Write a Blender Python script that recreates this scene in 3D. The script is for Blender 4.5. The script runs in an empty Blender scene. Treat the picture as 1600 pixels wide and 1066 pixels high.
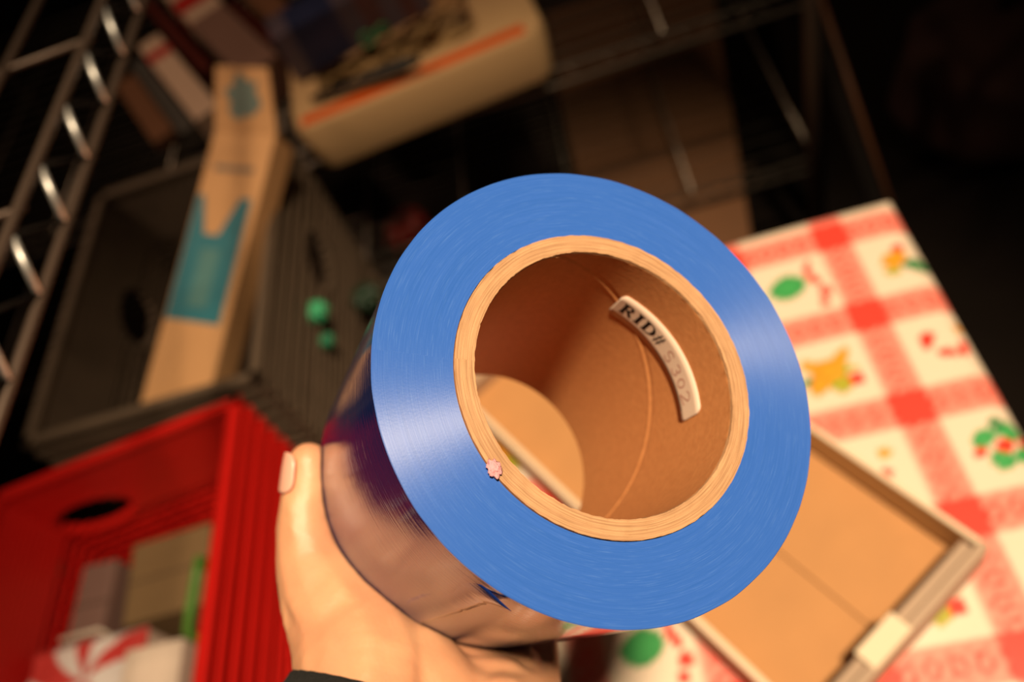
import bpy, bmesh, math, random
from mathutils import Vector, Matrix, noise
random.seed(7)
C = bpy.context.scene.collection
sc = bpy.context.scene

# ------------------------------------------------------------------ camera
F = 1291.0; CX, CY = 800.0, 533.0; CAMZ = 1.40
D_ = Vector((500, 967, F)).normalized()
A_ = Vector((0.950, -0.256, -0.176)); A_ = (A_ - A_.dot(D_) * D_).normalized()
Y_ = D_.cross(A_)
def w(c):                                   # camera-space metres (right, down, forward) -> world
    c = Vector(c)
    return Vector((A_.dot(c), -Y_.dot(c), CAMZ - D_.dot(c)))
def wdir(c): return w(c) - w((0, 0, 0))
def P(px, py, z):                           # where the line of sight meets height z
    d = wdir(((px - CX), (py - CY), F)); t = (z - CAMZ) / d.z
    return Vector((0, 0, CAMZ)) + d * t
cam_d = bpy.data.cameras.new('camera'); cam = bpy.data.objects.new('camera', cam_d); C.objects.link(cam)
m = Matrix((wdir((1, 0, 0)), wdir((0, -1, 0)), wdir((0, 0, -1)))).transposed().to_4x4()
m.translation = Vector((0, 0, CAMZ)); cam.matrix_world = m
cam_d.sensor_width = 22.3; cam_d.lens = 18.0 ; cam_d.clip_start = 0.01
cam_d.dof.use_dof = True; cam_d.dof.focus_distance = 0.212; cam_d.dof.aperture_fstop = 3.7
cam_d.dof.aperture_blades = 7
sc.camera = cam

# ------------------------------------------------------------------ world, lights, exposure
sc.view_settings.view_transform = 'Standard'; sc.view_settings.look = 'None'
sc.view_settings.gamma = 1.0; sc.view_settings.exposure = 0.0; sc.view_settings.use_curve_mapping = False
world = bpy.data.worlds.new('world'); sc.world = world; world.use_nodes = True
bg = world.node_tree.nodes['Background']; bg.inputs[0].default_value = (1.0, 0.68, 0.45, 1); bg.inputs[1].default_value = 0.022
def lamp(name, loc, target, power, color, size, angle, blend):
    d = bpy.data.lights.new(name, 'SPOT'); o = bpy.data.objects.new(name, d); C.objects.link(o)
    d.energy = power; d.color = color; d.shadow_soft_size = size; d.spot_size = math.radians(angle); d.spot_blend = blend
    o.location = loc; o.rotation_euler = (Vector(target) - Vector(loc)).to_track_quat('-Z', 'Y').to_euler()
    return o
KEY = (0.65, -0.38, 3.66)
lamp('key_lamp', KEY, (-0.01, 0.36, 0.72), 700, (1.0, 0.77, 0.50), 0.13, 33.5, 1.0)
lamp('pack_fill_spot', (-1.25, 0.75, 2.3), (-0.62, 1.45, 0.7), 46, (1.0, 0.68, 0.44), 0.10, 62, 1.0)  # unseen spot added to brighten the packs at the upper left

# ------------------------------------------------------------------ helpers
def lin(c): return tuple(((x / 255) / 12.92 if x / 255 <= 0.04045 else ((x / 255 + 0.055) / 1.055) ** 2.4) for x in c)
MATS = {}
def mat(name, rgb, rough=0.6, metal=0.0, spec=0.5, nscale=0, namt=0.25, bump=0.0, coat=0.0, stretch=(1, 1, 1), raw=False):
    if name in MATS: return MATS[name]
    ma = bpy.data.materials.new(name); ma.use_nodes = True; nt = ma.node_tree; b = nt.nodes['Principled BSDF']
    col = (rgb if raw else lin(rgb)); col = (col[0], col[1], col[2], 1)
    b.inputs['Base Color'].default_value = col; b.inputs['Roughness'].default_value = rough
    b.inputs['Metallic'].default_value = metal; b.inputs['Specular IOR Level'].default_value = spec
    b.inputs['Coat Weight'].default_value = coat
    if nscale:
        tc = nt.nodes.new('ShaderNodeTexCoord'); mp = nt.nodes.new('ShaderNodeMapping'); mp.inputs['Scale'].default_value = stretch
        n = nt.nodes.new('ShaderNodeTexNoise'); n.inputs['Scale'].default_value = nscale; n.inputs['Detail'].default_value = 5
        mx = nt.nodes.new('ShaderNodeMix'); mx.data_type = 'RGBA'
        nt.links.new(tc.outputs['Object'], mp.inputs['Vector']); nt.links.new(mp.outputs[0], n.inputs['Vector'])
        mx.inputs['A'].default_value = tuple(c * (1 - namt) for c in col[:3]) + (1,)
        mx.inputs['B'].default_value = tuple(min(1, c * (1 + namt)) for c in col[:3]) + (1,)
        nt.links.new(n.outputs['Fac'], mx.inputs['Factor']); nt.links.new(mx.outputs['Result'], b.inputs['Base Color'])
        if bump:
            bp = nt.nodes.new('ShaderNodeBump'); bp.inputs['Strength'].default_value = bump; bp.inputs['Distance'].default_value = 0.002
            nt.links.new(n.outputs['Fac'], bp.inputs['Height']); nt.links.new(bp.outputs[0], b.inputs['Normal'])
    MATS[name] = ma; return ma
def attr_mat(name, attr, rough=0.5, spec=0.4):
    ma = bpy.data.materials.new(name); ma.use_nodes = True; nt = ma.node_tree; b = nt.nodes['Principled BSDF']
    a = nt.nodes.new('ShaderNodeAttribute'); a.attribute_name = attr
    nt.links.new(a.outputs['Color'], b.inputs['Base Color']); b.inputs['Roughness'].default_value = rough
    b.inputs['Specular IOR Level'].default_value = spec; return ma
def mesh_obj(name, verts, faces, material, parent=None, smooth=False, mw=None):
    me = bpy.data.meshes.new(name); me.from_pydata([tuple(v) for v in verts], [], faces); me.update()
    o = bpy.data.objects.new(name, me); C.objects.link(o)
    if material: me.materials.append(material)
    if smooth:
        for p in me.polygons: p.use_smooth = True
    if mw is not None: o.matrix_world = mw
    if parent: o.parent = parent
    return o
class MB:
    def __init__(s): s.v = []; s.f = []
    def add(s, vs, fs):
        n = len(s.v); s.v += [Vector(v) for v in vs]; s.f += [tuple(i + n for i in f) for f in fs]
    def box(s, c, d, R=None):
        vs = [Vector((sx * d[0] / 2, sy * d[1] / 2, sz * d[2] / 2)) for sx in (-1, 1) for sy in (-1, 1) for sz in (-1, 1)]
        if R is not None: vs = [R @ v for v in vs]
        s.add([Vector(c) + v for v in vs], [(0, 1, 3, 2), (4, 6, 7, 5), (0, 4, 5, 1), (2, 3, 7, 6), (0, 2, 6, 4), (1, 5, 7, 3)])
    def bb(s, x0, x1, y0, y1, z0, z1): s.box(((x0 + x1) / 2, (y0 + y1) / 2, (z0 + z1) / 2), (x1 - x0, y1 - y0, z1 - z0))
    def tube(s, pts, r, n=10, caps=True):
        pts = [Vector(p) for p in pts]; rs = r if isinstance(r, (list, tuple)) else [r] * len(pts)
        rings = []
        prev = None
        for i, p in enumerate(pts):
            t = (pts[min(i + 1, len(pts) - 1)] - pts[max(i - 1, 0)]).normalized()
            a = prev if prev is not None else (Vector((0, 0, 1)) if abs(t.z) < 0.9 else Vector((1, 0, 0)))
            a = (a - a.dot(t) * t).normalized(); prev = a; b = t.cross(a)
            rings.append([p + rs[i] * (math.cos(k * 2 * math.pi / n) * a + math.sin(k * 2 * math.pi / n) * b) for k in range(n)])
        vs = [v for rg in rings for v in rg]; fs = []
        for i in range(len(rings) - 1):
            for k in range(n): fs.append((i * n + k, i * n + (k + 1) % n, (i + 1) * n + (k + 1) % n, (i + 1) * n + k))
        if caps: fs += [tuple(range(n))[::-1], tuple((len(rings) - 1) * n + k for k in range(n))]
        s.add(vs, fs)
    def prism(s, poly, z0, z1):
        n = len(poly); vs = [(x, y, z0) for x, y in poly] + [(x, y, z1) for x, y in poly]
        s.add(vs, [tuple(range(n))[::-1], tuple(range(n, 2 * n))] + [(i, (i + 1) % n, n + (i + 1) % n, n + i) for i in range(n)])
    def obj(s, name, material, parent=None, bevel=0, smooth=False, segs=2):
        o = mesh_obj(name, s.v, s.f, material, parent, smooth)
        bm = bmesh.new(); bm.from_mesh(o.data); bmesh.ops.recalc_face_normals(bm, faces=bm.faces); bm.to_mesh(o.data); bm.free()
        if smooth:
            for p in o.data.polygons: p.use_smooth = True
        if bevel:
            b = o.modifiers.new('bevel', 'BEVEL'); b.width = bevel; b.segments = segs; b.limit_method = 'ANGLE'
        return o
def tag(o, label=None, cat=None, group=None, kind=None):
    if label: o['label'] = label
    if cat: o['category'] = cat
    if group: o['group'] = group
    if kind: o['kind'] = kind
    return o
def empty(name, loc, rz=0.0, label=None, cat=None, group=None, mw=None):
    o = bpy.data.objects.new(name, None); C.objects.link(o); o.empty_display_size = 0.05
    if mw is not None: o.matrix_world = mw
    else: o.location = loc; o.rotation_euler = (0, 0, rz)
    return tag(o, label, cat, group)
R_ = math.radians

# ------------------------------------------------------------------ setting
m_floor = mat('dark_floor', (25, 18, 14), 0.9, spec=.15, nscale=6, namt=0.35, bump=0.2)
m_wall = mat('dark_wall', (40, 32, 27), 0.9, nscale=3, namt=0.2)
b = MB(); b.bb(-3.2, 2.6, -1.2, 3.4, -0.1, 0); o = b.obj('floor', m_floor); tag(o, 'dark worn floor', None, kind='structure')
b = MB(); b.bb(-3.2, 2.6, 3.4, 3.5, 0, 2.6); o = b.obj('wall_far', m_wall); tag(o, kind='structure')
b = MB(); b.bb(2.6, 2.7, -1.2, 3.4, 0, 2.6); o = b.obj('wall_right', m_wall); tag(o, kind='structure')
b = MB(); b.bb(-3.3, -3.2, -1.2, 3.4, 0, 2.6); o = b.obj('wall_left', m_wall); tag(o, kind='structure')

# ------------------------------------------------------------------ table and its cloth
TZ = 0.72; TX0, TX1, TY0, TY1 = -0.27, 0.262, -0.36, 0.612
tb = empty('table', ((TX0 + TX1) / 2, (TY0 + TY1) / 2, 0), 0, 'narrow side table hidden beneath the red and white printed cloth', 'table')
def child(o, par):                            # keep world placement while parenting
    bpy.context.view_layer.update(); o.parent = par; o.matrix_parent_inverse = par.matrix_world.inverted(); return o
m_wood = mat('table_wood', (90, 58, 36), 0.5, nscale=8, namt=0.3, stretch=(1, 8, 8))
b = MB(); b.bb(TX0 + .012, TX1 - .012, TY0 + .012, TY1 - .012, TZ - .03, TZ - .003); child(b.obj('tabletop', m_wood, bevel=.006), tb)
for sx in (TX0 + .06, TX1 - .06):
    for sy in (TY0 + .06, TY1 - .06):
        b = MB(); b.bb(sx - .02, sx + .02, sy - .02, sy + .02, 0, TZ - .031); child(b.obj('leg', m_wood, bevel=.004), tb)

CREAM = Vector((0.74, 0.60, 0.47)); RED = Vector((0.80, 0.035, 0.02)); GREEN = Vector((0.05, 0.33, 0.09)); ORANGE = Vector((0.75, 0.30, 0.02)); DKG = Vector((0.03, 0.20, 0.06)); OLIVE = Vector((0.38, 0.36, 0.03))
PER = 0.105; BX, BY = 0.188, 0.365
def smooth(e0, e1, x):
    t = min(1, max(0, (x - e0) / (e1 - e0))); return t * t * (3 - 2 * t)
# printed motifs: dx, dy (m), radius x, radius y, angle, colour ; one list for each kind of check cell
MOTIFS = [
    [(-.006, .003, .019, .014, 15, GREEN), (.020, .006, .0045, .009, 30, RED), (.026, -.013, .006, .006, 0, RED), (.021, -.025, .0055, .005, 0, RED), (.018, .022, .004, .008, -30, RED)],
    [(.0, .002, .016, .013, 0, ORANGE), (-.012, -.010, .012, .008, 40, ORANGE), (.014, .014, .012, .006, 45, ORANGE), (-.014, .012, .010, .006, -40, ORANGE), (.006, -.014, .010, .009, 20, OLIVE), (.020, -.012, .007, .006, 0, RED), (-.022, -.004, .006, .004, 10, DKG), (.016, .001, .010, .004, -20, OLIVE)],
    [(-.012, .010, .011, .008, 30, GREEN), (.010, .012, .011, .009, -30, GREEN), (-.006, -.012, .010, .009, 80, GREEN), (.014, -.010, .012, .008, 20, GREEN), (0, 0, .007, .006, 0, RED), (.018, .001, .006, .005, 0, RED), (-.020, -.002, .006, .004, 0, RED), (.002, .022, .005, .006, 0, DKG)],
    [(-.016, .010, .006, .010, -35, RED), (-.004, -.008, .009, .0045, -25, RED), (.010, -.006, .005, .009, -20, RED), (.016, .016, .006, .005, 0, ORANGE)],
    [(-.008, .004, .013, .009, 20, ORANGE), (.010, -.008, .014, .009, -15, DKG), (-.014, -.010, .008, .005, 0, OLIVE), (.0, .016, .006, .005, 0, RED)],
]
def cloth_color(x, y):
    gx = (x - BX) / PER; gy = (y - BY) / PER
    dx = abs(gx - round(gx)) * PER; dy = abs(gy - round(gy)) * PER
    ix, iy = math.floor(gx), math.floor(gy)
    wv = .5 + .5 * math.sin(x * 2 * math.pi / .0135 + .8) * math.sin(y * 2 * math.pi / .0135)
    bx = 1 - smooth(.0145, .0175, dx); by = 1 - smooth(.0145, .0175, dy)
    col = CREAM.copy()
    cov = min(1, (bx + by) * (.52 + .22 * wv))
    if bx > .5 and by > .5: cov = .97
    # little rings woven in the bands
    if (bx > .5) != (by > .5):
        t = (y if bx > .5 else x) / .0175; q = (t - round(t)) * .0175; e = dx if bx > .5 else dy
        rr = math.hypot(q, e - .002)
        if .0035 < rr < .006: cov = min(1, cov + .3)
    col = col.lerp(RED, cov)
    if bx < .5 and by < .5:
        cxx = (ix + .5) * PER + BX; cyy = (iy + .5) * PER + BY
        k = {(-1, 1): 0, (-1, 0): 1, (-1, 2): 1, (0, 1): 4, (0, 2): 2, (0, -1): 2, (-1, -1): 3, (-3, -2): 0, (-4, -2): 2, (0, 0): 3, (0, -2): 1, (0, -3): 0}.get((ix, iy), (2 * ix + 3 * iy + 1) % 4)
        for mx, my, rx, ry, an, mc in MOTIFS[k]:
            px, py = x - cxx - mx, y - cyy - my; a = R_(an)
            qx = (px * math.cos(a) + py * math.sin(a)) / rx; qy = (-px * math.sin(a) + py * math.cos(a)) / ry
            d = qx * qx + qy * qy
            if d < 1.0: col = mc * (0.8 + .25 * (1 - d))
    return col
RND = 0.022; DROP = 0.30
def prof(s, lo, hi):                          # arc-length coordinate across the table -> (position, drop)
    if s < lo + 0: t = lo - s; sg = -1; e = lo
    elif s > hi: t = s - hi; sg = 1; e = hi
    else: return s, 0.0
    q = RND * math.pi / 2
    if t < q: a = t / RND; return e + sg * RND * math.sin(a), RND * (1 - math.cos(a))
    return e + sg * (RND + .03 * (t - q)), RND + (t - q)
step = 0.003; x0, x1 = TX0 + RND - .30, TX1 - RND + .30; y0, y1 = TY0 + RND - .05, TY1 - RND + .30
nx = int((x1 - x0) / step); ny = int((y1 - y0) / step); vs = []; cols = []
for j in range(ny + 1):
    for i in range(nx + 1):
        sx, sy = x0 + i * step, y0 + j * step
        X, dz1 = prof(sx, TX0 + RND, TX1 - RND); Y, dz2 = prof(sy, TY0 + RND, TY1 - RND)
        dz = max(dz1, dz2); fold = 0
        if dz1 > RND and dz2 > RND:
            f_ = min(dz1, dz2) * .35; X += (.25 * f_ if sx > 0 else -.25 * f_); Y += .25 * f_
        wr = .0012 * noise.noise(Vector((sx * 9, sy * 9, 1.3)))
        vs.append((X, Y, TZ - dz + wr * (0.3 if dz == 0 else 2))); cols.append(cloth_color(sx, sy))
fs = [(j * (nx + 1) + i, j * (nx + 1) + i + 1, (j + 1) * (nx + 1) + i + 1, (j + 1) * (nx + 1) + i) for j in range(ny) for i in range(nx)]
m_cloth = attr_mat('printed_vinyl', 'print', 0.38, 0.45)
cl = mesh_obj('tablecloth', vs, fs, m_cloth, smooth=True)
ca = cl.data.color_attributes.new('print', 'FLOAT_COLOR', 'POINT')
ca.data.foreach_set('color', [q for c in cols for q in (c[0], c[1], c[2], 1)])
sd = cl.modifiers.new('thickness', 'SOLIDIFY'); sd.thickness = 0.0008
tag(cl, 'vinyl tablecloth with red gingham bands and printed holly and fruit on cream', 'tablecloth')

# ------------------------------------------------------------------ cardboard tray on the cloth
m_kraft = mat('kraft_board', (180, 128, 78), 0.75, nscale=30, namt=0.10, bump=0.1)
m_white = mat('white_board', (222, 200, 172), 0.65, nscale=12, namt=0.06)
m_greyb = mat('greyish_board', (168, 142, 120), 0.7, nscale=20, namt=0.12)
TH = 0.042
ca_, cb_, cc_ = P(1535, 845, TZ + TH), P(1270, 665, TZ + TH), P(1380, 1068, TZ + TH)
long_d = (cb_ - ca_); long_d.z = 0; long_d.normalize()
side_d = Vector((-long_d.y, long_d.x, 0));
if side_d.dot(cc_ - ca_) < 0: side_d = -side_d
TW, TL = 0.178, 0.43                           # inner width and length
ta = math.atan2(long_d.y, long_d.x)
tray = empty('cardboard_tray', (ca_.x, ca_.y, TZ + .0012), ta, 'shallow open cardboard tray with kraft lining lying on the printed tablecloth', 'tray')
s_ = 1 if Vector((-math.sin(ta), math.cos(ta), 0)).dot(side_d) > 0 else -1
# local frame: x along the long wall away from the corner, y*s_ across
def L2(x, y): return (x, y * s_)
def lbox(b, x0, x1, y0, y1, z0, z1): b.bb(x0, x1, min(y0 * s_, y1 * s_), max(y0 * s_, y1 * s_), z0, z1)
b = MB(); lbox(b, 0.0, TL + .02, 0, TW + .01, 0, .003); b.obj('base_panel', mat('gap_shade_board', (120, 84, 58), .8), tray)  # dark brown paints in the shade of the gap along the end wall
b = MB(); lbox(b, .0165, TL, .006, TW * .52, .0035, .0055); lbox(b, .0165, TL, TW * .525, TW, .0035, .005); b.obj('kraft_liner', m_kraft, tray, bevel=.0005)
b = MB(); lbox(b, 0, TL + .02, 0, .0045, .0032, TH); b.obj('long_wall', m_white, tray, bevel=.0012)
b = MB(); lbox(b, .010, TL + .02, TW + .003, TW + .0085, .0032, TH * .95); b.obj('long_wall', m_white, tray, bevel=.0012)
b = MB(); lbox(b, -.006, .0015, .000, TW + .004, .0032, TH); b.obj('end_wall', m_greyb, tray, bevel=.0008)
b = MB(); lbox(b, .002, .0115, .006, TW + .001, .006, TH - .004); b.obj('rolled_flap', m_greyb, tray, bevel=.003)
b = MB(); lbox(b, -.004, .013, .085, .125, TH - .004, TH + .0015); b.obj('locking_tab', m_white, tray, bevel=.0012)
b = MB(); lbox(b, .125, .165, TW - .004, TW + .002, .006, TH - .006); b.obj('locking_tab', m_white, tray, bevel=.001)
b = MB(); lbox(b, TL + .015, TL + .02, .005, TW + .002, .0032, TH); b.obj('end_wall', m_white, tray, bevel=.0008)

# ------------------------------------------------------------------ tape roll, built in its own frame (z runs from the front face to the back)
Cc = Vector((0.02639754, 0.01018497, 0.22511813)); Nn = Vector((0.3252109, -0.36984313, -0.87031829)).normalized(); Bb = -Nn
u = Vector((1, 0, 0)) - Nn.x * Nn; u.normalize(); v = Bb.cross(u)
rollM = Matrix((wdir(u), wdir(v), wdir(Bb))).transposed().to_4x4(); rollM.translation = w(Cc)
RI, RC, RO, RL = .0381, .04376, .0649, .1042
def roll_local(px, py, d):
    c = Vector(((px - CX) / F * d, (py - CY) / F * d, d)) - Cc
    return Vector((c.dot(u), c.dot(v), c.dot(Bb)))
roll = empty('tape_roll', None, label='wide roll of glossy blue film tape on a thick cardboard core, held in a hand', cat='tape roll', mw=rollM)

def ring_nodes(nt):
    tc = nt.nodes.new('ShaderNodeTexCoord'); sp = nt.nodes.new('ShaderNodeSeparateXYZ'); nt.links.new(tc.outputs['Object'], sp.inputs[0])
    cb = nt.nodes.new('ShaderNodeCombineXYZ'); nt.links.new(sp.outputs[0], cb.inputs[0]); nt.links.new(sp.outputs[1], cb.inputs[1])
    ln = nt.nodes.new('ShaderNodeVectorMath'); ln.operation = 'LENGTH'; nt.links.new(cb.outputs[0], ln.inputs[0])
    at = nt.nodes.new('ShaderNodeMath'); at.operation = 'ARCTAN2'; nt.links.new(sp.outputs[1], at.inputs[0]); nt.links.new(sp.outputs[0], at.inputs[1])
    return tc, sp, ln.outputs['Value'], at.outputs[0]
def polar_noise(nt, rad, ang, rs, as_, detail=3, seed=0.0, z=None, zs=1):
    a = nt.nodes.new('ShaderNodeMath'); a.operation = 'MULTIPLY'; a.inputs[1].default_value = rs; nt.links.new(rad, a.inputs[0])
    c = nt.nodes.new('ShaderNodeMath'); c.operation = 'MULTIPLY'; c.inputs[1].default_value = as_; nt.links.new(ang, c.inputs[0])
    k = nt.nodes.new('ShaderNodeCombineXYZ'); nt.links.new(a.outputs[0], k.inputs[0]); nt.links.new(c.outputs[0], k.inputs[1]); k.inputs[2].default_value = seed
    n = nt.nodes.new('ShaderNodeTexNoise'); n.inputs['Scale'].default_value = 1; n.inputs['Detail'].default_value = detail; nt.links.new(k.outputs[0], n.inputs['Vector'])
    return n.outputs['Fac']
def ramp(nt, src, p0, p1, c0, c1):
    r = nt.nodes.new('ShaderNodeValToRGB'); r.color_ramp.elements[0].position = p0; r.color_ramp.elements[1].position = p1
    r.color_ramp.elements[0].color = tuple(c0) + (1,); r.color_ramp.elements[1].color = tuple(c1) + (1,); nt.links.new(src, r.inputs[0]); return r.outputs[0]

# wound edge of the film
mf = bpy.data.materials.new('wound_blue_edge'); mf.use_nodes = True; nt = mf.node_tree; bs = nt.nodes['Principled BSDF']
tc, sp, rad, ang = ring_nodes(nt)
n1 = polar_noise(nt, rad, ang, 3200, 1.3, 3, 0)
n2 = polar_noise(nt, rad, ang, 5200, 9, 2, 4.4)
nf = nt.nodes.new('ShaderNodeTexNoise'); nf.inputs['Scale'].default_value = 1500; nf.inputs['Detail'].default_value = 2; nt.links.new(tc.outputs['Object'], nf.inputs['Vector'])
c1 = ramp(nt, n1, .30, .78, (.026, .104, .43), (.036, .122, .49))
mx = nt.nodes.new('ShaderNodeMix'); mx.data_type = 'RGBA'; nt.links.new(c1, mx.inputs['A']); mx.inputs['B'].default_value = (.10, .22, .58, 1)
nt.links.new(ramp(nt, n2, .56, .76, (0, 0, 0), (.32, .32, .32)), mx.inputs['Factor']); nt.links.new(mx.outputs['Result'], bs.inputs['Base Color'])
bs.inputs['Roughness'].default_value = 0.40; bs.inputs['Anisotropic'].default_value = 0.93; bs.inputs['Anisotropic Rotation'].default_value = 0.25; bs.inputs['Specular IOR Level'].default_value = 0.5
tg = nt.nodes.new('ShaderNodeTangent'); tg.direction_type = 'RADIAL'; tg.axis = 'Z'; nt.links.new(tg.outputs[0], bs.inputs['Tangent'])
ad = nt.nodes.new('ShaderNodeMath'); ad.operation = 'MULTIPLY_ADD'; ad.inputs[1].default_value = .35; nt.links.new(nf.outputs['Fac'], ad.inputs[0]); nt.links.new(n1, ad.inputs[2])
bp = nt.nodes.new('ShaderNodeBump'); bp.inputs['Strength'].default_value = .14; bp.inputs['Distance'].default_value = .0002
nt.links.new(ad.outputs[0], bp.inputs['Height']); nt.links.new(bp.outputs[0], bs.inputs['Normal'])
# glossy outside of the film
ms = bpy.data.materials.new('glossy_blue_film'); ms.use_nodes = True; nt = ms.node_tree; bs = nt.nodes['Principled BSDF']
bs.inputs['Base Color'].default_value = (.006, .022, .14, 1); bs.inputs['Roughness'].default_value = .07; bs.inputs['IOR'].default_value = 1.62; bs.inputs['Specular Tint'].default_value = (.80, .74, 1.0, 1)
bs.inputs['Coat Weight'].default_value = 0.25; bs.inputs['Coat Roughness'].default_value = .03; bs.inputs['Coat IOR'].default_value = 1.5
tc = nt.nodes.new('ShaderNodeTexCoord'); sp = nt.nodes.new('ShaderNodeSeparateXYZ'); nt.links.new(tc.outputs['Object'], sp.inputs[0])
at = nt.nodes.new('ShaderNodeMath'); at.operation = 'ARCTAN2'; nt.links.new(sp.outputs[1], at.inputs[0]); nt.links.new(sp.outputs[0], at.inputs[1])
n3 = polar_noise(nt, sp.outputs[2], at.outputs[0], 900, 3.0, 4, 1.0)
bp = nt.nodes.new('ShaderNodeBump'); bp.inputs['Strength'].default_value = .13; bp.inputs['Distance'].default_value = .0004
nt.links.new(n3, bp.inputs['Height']); nt.links.new(bp.outputs[0], bs.inputs['Normal']); nt.links.new(bp.outputs[0], bs.inputs['Coat Normal'])

NA = 256
def lathe(profile, name, material, parent, jit=None, closed=False):
    vs = []; fs = []; k = len(profile)
    for i in range(NA):
        a = i * 2 * math.pi / NA
        for j, (r, z) in enumerate(profile):
            rr = r + (jit(a, r, z) if jit else 0); vs.append((rr * math.cos(a), rr * math.sin(a), z))
    for i in range(NA):
        n = (i + 1) % NA
        for j in range(k - 1 if not closed else k):
            q = (j + 1) % k; fs.append((i * k + j, n * k + j, n * k + q, i * k + q))
    o = mesh_obj(name, vs, fs, material, parent)
    bm = bmesh.new(); bm.from_mesh(o.data); bmesh.ops.recalc_face_normals(bm, faces=bm.faces); bm.to_mesh(o.data); bm.free()
    for p in o.data.polygons: p.use_smooth = True
    return o
def jit(a, r, z): return .00012 * noise.noise(Vector((math.cos(a) * 9, math.sin(a) * 9, z * 40))) if r > .06 else 0
prf = [(RC + .0001, 0.0005)] + [(RC + .0001 + (RO - .0006 - RC) * i / 12, 0.0) for i in range(13)]
prf += [(RO - .0002, 0.0), (RO, .0002)] + [(RO, .0005 + (RL - .001) * i / 12) for i in range(1, 13)] + [(RO - .0005, RL), (RC + .0001, RL)]
body = lathe(prf, 'blue_film', ms, roll, jit, closed=True)
body.data.materials.append(mf)
for p in body.data.polygons:
    if abs(p.normal.z) > .7: p.material_index = 1
em = body.modifiers.new('edge', 'EDGE_SPLIT'); em.split_angle = R_(40)
body['label'] = 'blue film wound in fine concentric layers'

# cardboard core with the spiral seam inside it
mk = bpy.data.materials.new('core_card'); mk.use_nodes = True; nt = mk.node_tree; bs = nt.nodes['Principled BSDF']
tc = nt.nodes.new('ShaderNodeTexCoord')
na = nt.nodes.new('ShaderNodeTexNoise'); na.inputs['Scale'].default_value = 520; na.inputs['Detail'].default_value = 6; nt.links.new(tc.outputs['Object'], na.inputs['Vector'])
nt.links.new(ramp(nt, na.outputs['Fac'], .3, .7, (.50, .205, .072), (.58, .25, .092)), bs.inputs['Base Color']); bs.inputs['Roughness'].default_value = .6; bs.inputs['Specular IOR Level'].default_value = .35
bp = nt.nodes.new('ShaderNodeBump'); bp.inputs['Strength'].default_value = .25; bp.inputs['Distance'].default_value = .0003; nt.links.new(na.outputs['Fac'], bp.inputs['Height']); nt.links.new(bp.outputs[0], bs.inputs['Normal'])
mr = bpy.data.materials.new('core_cut_edge'); mr.use_nodes = True; nt = mr.node_tree; bs = nt.nodes['Principled BSDF']
tc, sp, rad, ang = ring_nodes(nt)
r1 = polar_noise(nt, rad, ang, 2600, 2.2, 4, 7); r2 = polar_noise(nt, rad, ang, 2200, 26, 3, 2)
c1 = ramp(nt, r1, .32, .62, (.29, .15, .070), (.49, .275, .138))
mx = nt.nodes.new('ShaderNodeMix'); mx.data_type = 'RGBA'; nt.links.new(c1, mx.inputs['A']); mx.inputs['B'].default_value = (.34, .17, .08, 1)
nt.links.new(ramp(nt, r2, .60, .74, (0, 0, 0), (.7, .7, .7)), mx.inputs['Factor']); nt.links.new(mx.outputs['Result'], bs.inputs['Base Color']); bs.inputs['Roughness'].default_value = .7
bp = nt.nodes.new('ShaderNodeBump'); bp.inputs['Strength'].default_value = .5; bp.inputs['Distance'].default_value = .0006; nt.links.new(r1, bp.inputs['Height']); nt.links.new(bp.outputs[0], bs.inputs['Normal'])
NCA, NCZ = 360, 150
vs = []; fs = []
SEAM = .0004636 / math.radians(1) * math.radians(1)
for i in range(NCA):
    a = -math.pi + i * 2 * math.pi / NCA; dg = math.degrees(a)
    for j in range(NCZ + 1):
        z = RL * j / NCZ
        e = 9
        for tno in range(-2, 3):
            zs = .003 + (dg + 107) * .000461 + tno * .166
            if abs(z - zs) < abs(e): e = z - zs
        e2 = e; e = abs(e)
        off = -.00024 * math.exp(-(e / .0006) ** 2) + .00040 * math.exp(-((e2 + .0012) / .0006) ** 2)
        r = RI + off
        if j == 0: r += .00022 * noise.noise(Vector((a * 14, 3, 0))) + .00012 * noise.noise(Vector((a * 60, 1, 0)))
        vs.append((r * math.cos(a), r * math.sin(a), z if j else .0003))
for i in range(NCA):
    n = (i + 1) % NCA
    for j in range(NCZ): fs.append((i * (NCZ + 1) + j, i * (NCZ + 1) + j + 1, n * (NCZ + 1) + j + 1, n * (NCZ + 1) + j))
k0 = len(vs); ringr = [RI + .0002, RI + .0016, RI + .003, RI + .0045, RC - .0001]
for i in range(NCA):
    a = -math.pi + i * 2 * math.pi / NCA
    for j, r in enumerate(ringr):
        rr = r + (.0002 * noise.noise(Vector((a * 18, j, 0))) if j in (0, 4) else 0) + (.00012 * noise.noise(Vector((a * 55, j, 3))) if j == 0 else 0)
        vs.append((rr * math.cos(a), rr * math.sin(a), -.0006 + .00025 * noise.noise(Vector((math.cos(a) * 14, math.sin(a) * 14, j * 2.3)))))
nq = len(fs)
for i in range(NCA):
    n = (i + 1) % NCA
    for j in range(4): fs.append((k0 + i * 5 + j, k0 + i * 5 + j + 1, k0 + n * 5 + j + 1, k0 + n * 5 + j))
    fs.append((i * (NCZ + 1), n * (NCZ + 1), k0 + n * 5, k0 + i * 5))
k1 = len(vs)
for i in range(NCA):
    a = -math.pi + i * 2 * math.pi / NCA
    vs.append((RC * math.cos(a), RC * math.sin(a), .002)); vs.append((RC * math.cos(a), RC * math.sin(a), RL + .0005)); vs.append((RI * math.cos(a), RI * math.sin(a), RL + .0005))
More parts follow.
